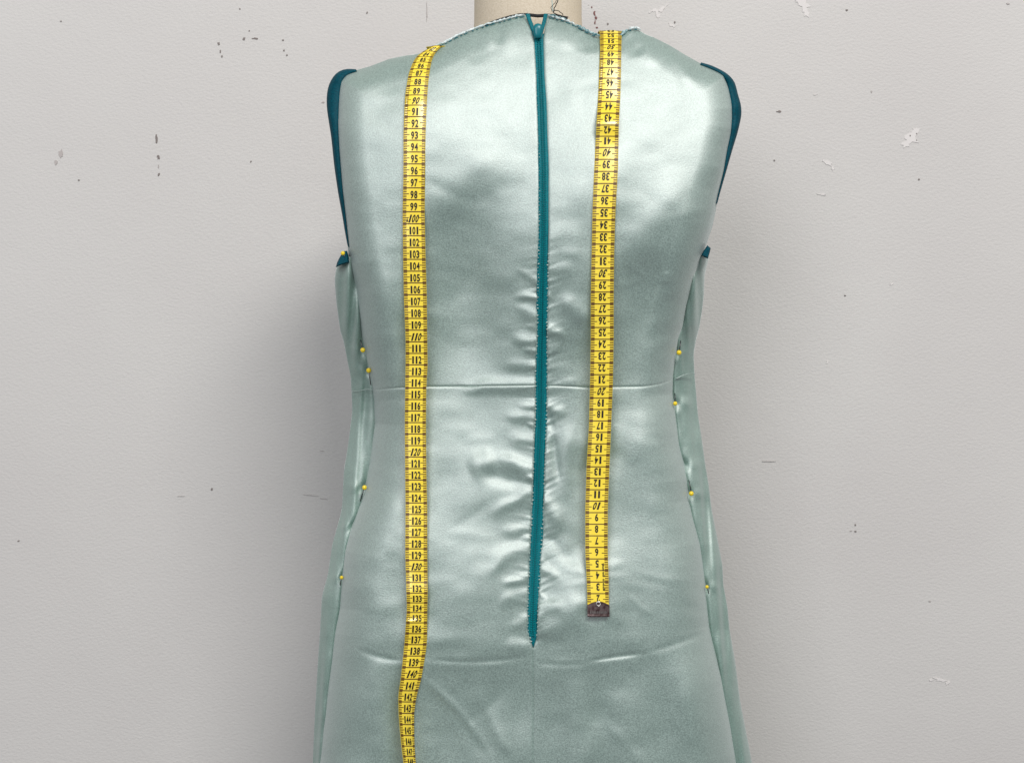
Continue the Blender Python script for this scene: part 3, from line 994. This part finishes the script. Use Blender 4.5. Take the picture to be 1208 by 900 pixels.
vis = [n for n in range(1, 151)]
for n in vis:
    if 54 < n < 82:
        continue
    for k in range(5):
        u0 = n - 1 + k * .2 + 0.05
        if u0 < 1.1:
            continue
        quad(ticks, u0, u0 + .115, 0.012, 0.165, nx=1); quad(ticks, u0, u0 + .115, 0.835, 0.988, nx=1)
    if n > 1:
        quad(lines, n - .035, n + .04, 0.01, 0.99, HP * 1.5, 6)
        quad(lines, n - .53, n - .47, 0.165, 0.275, HP, 1); quad(lines, n - .53, n - .47, 0.725, 0.835, HP, 1)
ticks.v = [q - TO for q in ticks.v]; lines.v = [q - TO for q in lines.v]
ticks.build('edge_ticks', M['ochre'], tape, smooth=False, kind='stuff')
lines.build('centimetre_lines', M['line'], tape, smooth=False, kind='stuff')

# numerals from the built-in font
glyph = {}


def get_glyph(ch):
    if ch in glyph:
        return glyph[ch]
    cu = bpy.data.curves.new('g', 'FONT'); cu.body = ch; cu.size = 1.0; cu.resolution_u = 3; cu.offset = 0.034
    o = bpy.data.objects.new('g', cu); C.objects.link(o)
    dg = bpy.context.evaluated_depsgraph_get(); dg.update()
    me = o.evaluated_get(dg).to_mesh()
    v_ = np.array([tuple(q.co) for q in me.vertices]).reshape(-1, 3)
    f_ = [tuple(p.vertices) for p in me.polygons]
    o.evaluated_get(dg).to_mesh_clear()
    bpy.data.objects.remove(o); bpy.data.curves.remove(cu)
    glyph[ch] = (v_, f_, (v_[:, 0].min(), v_[:, 0].max()) if len(v_) else (0, .3))
    return glyph[ch]


def number(txt, n, hcm=0.60, dig=0.172, slant=0.0, xc=0.5, parent=tape):
    """digits centred across the tape; top of the digits toward the start of the tape"""
    mbx = MB()
    tot = dig * len(txt)
    for i, ch in enumerate(txt):
        v_, f_, (a, b) = get_glyph(ch)
        w = dig * (0.86 if ch != '1' else 0.50)
        x = xc - tot / 2 + dig * (i + .5) + ((v_[:, 0] - (a + b) / 2) / max(b - a, .05)) * w
        t = v_[:, 1] / 0.70                          # 0 baseline .. 1 cap height
        x = x + slant * (t - .5)
        u = n - 0.13 - t * hcm
        mbx.add(on_tape(u, np.clip(x, .02, .98), np.full(len(u), HP * 1.4)), f_)
    mbx.v = [q - TO for q in mbx.v]
    return mbx.build('printed_number', M['print'], parent, smooth=False)


for n in list(range(2, 54)) + list(range(82, 150)):
    number(str(n), n, slant=0.09 if n % 10 == 0 else 0.0, dig=0.172 if n < 100 else 0.158)

# small triangle before 100 and the dot by 132
mb = MB(); mb.add(on_tape([99.85, 99.85, 99.5], np.array([.16, .25, .205]), np.full(3, HP * 1.5)), [(0, 1, 2)])
mb.v = [q - TO for q in mb.v]
mb.build('metre_mark', M['print'], tape, smooth=False)

# the small maker's line along the edge by 3 to 5
mb = MB()
pos = 2.25
for ch in 'Made in Germany':
    if ch == ' ':
        pos += .13; continue
    v_, f_, (a, b) = get_glyph(ch)
    sc_ = 0.31
    uu_ = pos + (v_[:, 0] - a) * sc_ * .85
    xx_ = 0.275 - v_[:, 1] * sc_ / 1.95
    mb.add(on_tape(uu_, np.clip(xx_, .01, .99), np.full(len(uu_), HP * 1.6)), f_)
    pos += (b - a) * sc_ * .85 + .035
mb.v = [q - TO for q in mb.v]
mb.build('printed_words', M['print'], tape, smooth=False)


def metal_tip(u0, u1):
    """clamped end plate with a bowed inner edge, a rivet eye and a stamped band"""
    n = 13
    xs_ = np.linspace(-0.02, 1.02, n)
    sgn = 1 if u1 > u0 else -1
    inner_e = u1 + sgn * 0.30 * (1 - (2 * xs_ - 1) ** 2) - sgn * .12
    rowsu = [np.full(n, u0), np.full(n, u0 + sgn * .12), np.full(n, u0 + sgn * .22), np.full(n, u0 + sgn * .55), inner_e - sgn * .04, inner_e]
    hh = [0.0004, 0.0010, 0.0008, 0.0009, 0.0009, 0.0002]
    v_ = np.concatenate([on_tape(np.clip(r_, 0, 150), np.clip(xs_, 0, 1), np.full(n, h)) + (np.interp(np.clip(r_, 0, 150), U, rt[:, 0])[:, None] * X) * ((xs_ - np.clip(xs_, 0, 1)) * TW)[:, None] for r_, h in zip(rowsu, hh)])
    back = np.concatenate([on_tape(np.clip(r_, 0, 150), np.clip(xs_, 0, 1), np.full(n, -.0010)) for r_ in (rowsu[0], rowsu[-1])])
    f_ = [tuple(q) for q in grid_faces(6, n, sgn > 0)] + [tuple(q) for q in grid_faces(2, n, sgn < 0, 6 * n)]
    f_ += [(i, i + 1, 6 * n + i + 1, 6 * n + i) for i in range(n - 1)]
    tip = child('metal_tip', np.concatenate([v_, back]), f_, M['metal'], tape, TO, smooth=False)
    # rivet eye
    cu_ = u1 - sgn * 0.02
    th = np.linspace(0, 2 * math.pi, 20, endpoint=False)
    vv_ = []
    for r_, h in ((.25, .0008), (.21, .0017), (.15, .0017), (.11, .0007)):
        vv_.append(on_tape(np.clip(cu_ + r_ * np.sin(th), 0, 150), .5 + r_ * np.cos(th) / 1.95, np.full(20, h)))
    f_ = [(l * 20 + i, l * 20 + (i + 1) % 20, (l + 1) * 20 + (i + 1) % 20, (l + 1) * 20 + i) for l in range(3) for i in range(20)] + [tuple(60 + i for i in range(20))]
    child('rivet', np.concatenate(vv_), f_, M['rivet'], tip, TO)
    # stamped marks worn past reading
    mbx = MB()
    rs = random.Random(5)
    for k in range(13):
        x0 = .10 + k * .064
        a_ = rs.uniform(-.012, .012)
        v2 = on_tape(np.array([u0 + sgn * .30, u0 + sgn * .30, u0 + sgn * .50, u0 + sgn * .50]), np.array([x0, x0 + .022, x0 + .022 + a_, x0 + a_]), np.full(4, .0012))
        mbx.add(v2, [(0, 1, 2, 3)])
    mbx.v = [q - TO for q in mbx.v]
    mbx.build('stamped_band', M['rivet'], tip, smooth=False)


metal_tip(0.0, 1.15)
metal_tip(150.0, 148.95)


# ------------------------------------------------------------------ dressmaker's pins
def pin(hx, hy, tx, ty, dep, label, r=3.1):
    c = P(hx, hy, dep)
    o = thing('dressmaker_pin', label, 'pin', 'yellow headed pins holding the dress sides', loc=tuple(c))
    R_ = r * S
    nu, nv = 14, 9
    v_ = [(0, 0, R_)]
    for i in range(1, nv):
        ph = math.pi * i / nv
        for j in range(nu):
            th = 2 * math.pi * j / nu
            v_.append((R_ * math.sin(ph) * math.cos(th), R_ * math.sin(ph) * math.sin(th), R_ * math.cos(ph)))
    v_.append((0, 0, -R_))
    f_ = [(0, 1 + j, 1 + (j + 1) % nu) for j in range(nu)]
    for i in range(nv - 2):
        for j in range(nu):
            f_.append((1 + i * nu + j, 1 + (i + 1) * nu + j, 1 + (i + 1) * nu + (j + 1) % nu, 1 + i * nu + (j + 1) % nu))
    l = len(v_) - 1
    f_ += [(l, 1 + (nv - 2) * nu + (j + 1) % nu, 1 + (nv - 2) * nu + j) for j in range(nu)]
    mk('pin_head', v_, f_, M['pin'], o)
    e = P(tx, ty, dep + 0.001) - c
    mid = e * .5 + np.array([0, -.0012, 0])
    v_, f_ = tube([np.zeros(3), mid, e], .00045, 6)
    mk('pin_shaft', v_, f_, M['steel'], o)


def fd_side(side, py):
    e = float(Lx(py) if side < 0 else Rx(py))
    return float(base(np.array([e - 1.0 * (1 if side > 0 else -1)]), np.array([py]))[0]) - 0.0135


pin(404.5, 299, 409, 306, dl - 0.011, 'pin with yellow head at the left underarm, on the teal facing', 2.6)
pin(428, 413, 425.5, 401, fd_side(-1, 413), 'left side pin, upper of the close pair above the waist seam')
pin(435, 437, 437.5, 454, fd_side(-1, 437), 'left side pin just above the waist seam, lower of the close pair')
pin(430, 575, 425, 591, fd_side(-1, 575), 'left side pin below the waist, at hip height beside number 123 of the tape', 3.0)
pin(403, 681, 401.5, 690, fd_side(-1, 681), 'lowest pin on the left side, yellow head half hidden by the fold', 2.3)
pin(801, 416, 803, 402, fd_side(1, 416), 'right side pin above the waist seam, yellow head')
pin(796.5, 476, 796, 464, fd_side(1, 476), 'right side pin just below the waist seam', 2.7)
pin(815.5, 582, 812.5, 566, fd_side(1, 582), 'right side pin at hip height, yellow head with dark shaft above', 3.0)
pin(834, 692, 836, 700, fd_side(1, 692) + .004, 'lowest pin on the right side, small yellow head at the skirt edge', 2.2)

# ------------------------------------------------------------------ marks on the wall
for (x, y, w, h, m_) in [(185, 164, 3, 9, 'scuff'), (187, 186, 3, 6, 'scuff'), (187.5, 206, 2, 4, 'scuff'), (187, 196, 1.4, 5, 'scuff_soft'), (288, 46, 3.4, 3.2, 'scuff'), (301, 46, 6, 2.0, 'scuff'), (258, 52, 3, 3.5, 'scuff'), (260, 61, 1.6, 3, 'scuff'), (262, 67, 2, 2, 'scuff'),
                         (334, 48, 2, 2, 'scuff'), (335, 60, 1.6, 2, 'scuff'), (338.5, 65.5, 1.8, 1.8, 'scuff'), (283, 11, 1.6, 1.6, 'scuff'), (294, 37, 1.5, 1.5, 'scuff'), (72, 25.5, 2, 1.6, 'scuff'), (72, 181, 4, 11, 'scuff_soft'), (66, 193, 3.5, 6, 'scuff_soft'), (93, 213, 2.2, 1.6, 'scuff'),
                         (296, 191, 1.8, 1.8, 'scuff'), (250, 577, 2.5, 2.2, 'scuff'), (22, 638, 2.6, 1.5, 'scuff'), (380, 532, 5, 1.0, 'scuff_soft'), (433, 15.5, 1.4, 2.6, 'scuff'), (381, 121, 3, 2, 'scuff_soft'), (161, 37, 4, 22, None), (503.5, 14, 1.0, 18, 'scuff_soft'),
                         (701, 16, 2.4, 5, 'scuff_red'), (703, 21.5, 2.6, 4, 'scuff_red'), (702, 27, 1.8, 5, 'scuff_red'), (704, 33, 2.4, 2, 'scuff_red'), (698, 9, 1.4, 2, 'scuff_red'), (717, 28.8, 1.8, 2.2, 'scuff'), (796, 26.6, 2, 2.2, 'scuff'), (999, 12.5, 2.4, 2, 'scuff'),
                         (1028, 108.5, 1.4, 3.4, 'scuff_soft'), (919, 132, 5, 2.4, 'scuff'), (913.5, 189.5, 1.8, 1.8, 'scuff'), (1084, 212, 1.9, 1.9, 'scuff'), (1073.5, 160.5, 1.5, 1.5, 'scuff'), (1081, 158, 1.6, 1.6, 'scuff'), (1081, 166, 1.3, 1.3, 'scuff'), (1189, 5, 3, 2, 'scuff_soft'),
                         (996.5, 348.8, 2.4, 1.6, 'scuff'), (1009, 619, 2, 1.8, 'scuff'), (1009, 626.5, 2.4, 2, 'scuff'), (1097, 709, 2.5, 1.6, 'scuff_soft'), (1004, 626, 2.6, .9, 'scuff_soft'), (907, 544, 14, .7, 'scuff_faint')]:
    if m_:
        scuff(x, y, w, h, M[m_])
scuff(213, 585, 7, .5, M['scuff_faint']); scuff(366, 584.0, 16, .5, M['scuff_faint'], ang=-.12, rough=.3); scuff(381, 588, 9, .5, M['scuff_faint'], ang=-.1)
for (x, y, w, h, a) in [(771, 13, 6, 3, .4), (775, 16, 3, 9, .3), (781, 11, 9, 3.4, .8), (777, 19, 5, 3, 0), (786, 7, 4, 1.6, .6), (767, 15, 4, 2, .5), (791, 29.5, 6, 3, -.3), (795, 32, 3, 2, 0), (948, 6, 12, 12, .2), (951, 16, 6, 9, .1), (943, 2, 10, 5, 0),
                        (1074, 163, 22, 17, .3), (1069, 170, 12, 6, .6), (1080, 154, 8, 6, .5), (977, 193, 10, 6, -.4), (982, 199, 5, 4, -.6), (971, 190, 3, 2, 0), (976.5, 427, 4, 3, .5), (1052, 335, 5, 2.4, .3), (970, 230, 10, 2, -.1), (1108, 801, 12, 3, -.2), (1118, 805, 5, 4, .5), (1098, 802, 5, 2.5, 0), (962, 112, 4, 1.2, .2), (694.5, 6, 1.2, 1.2, 0)]:
    scuff(x, y, w, h, M['chip'], 'paint_chip', ang=a, n=13, rough=.6)
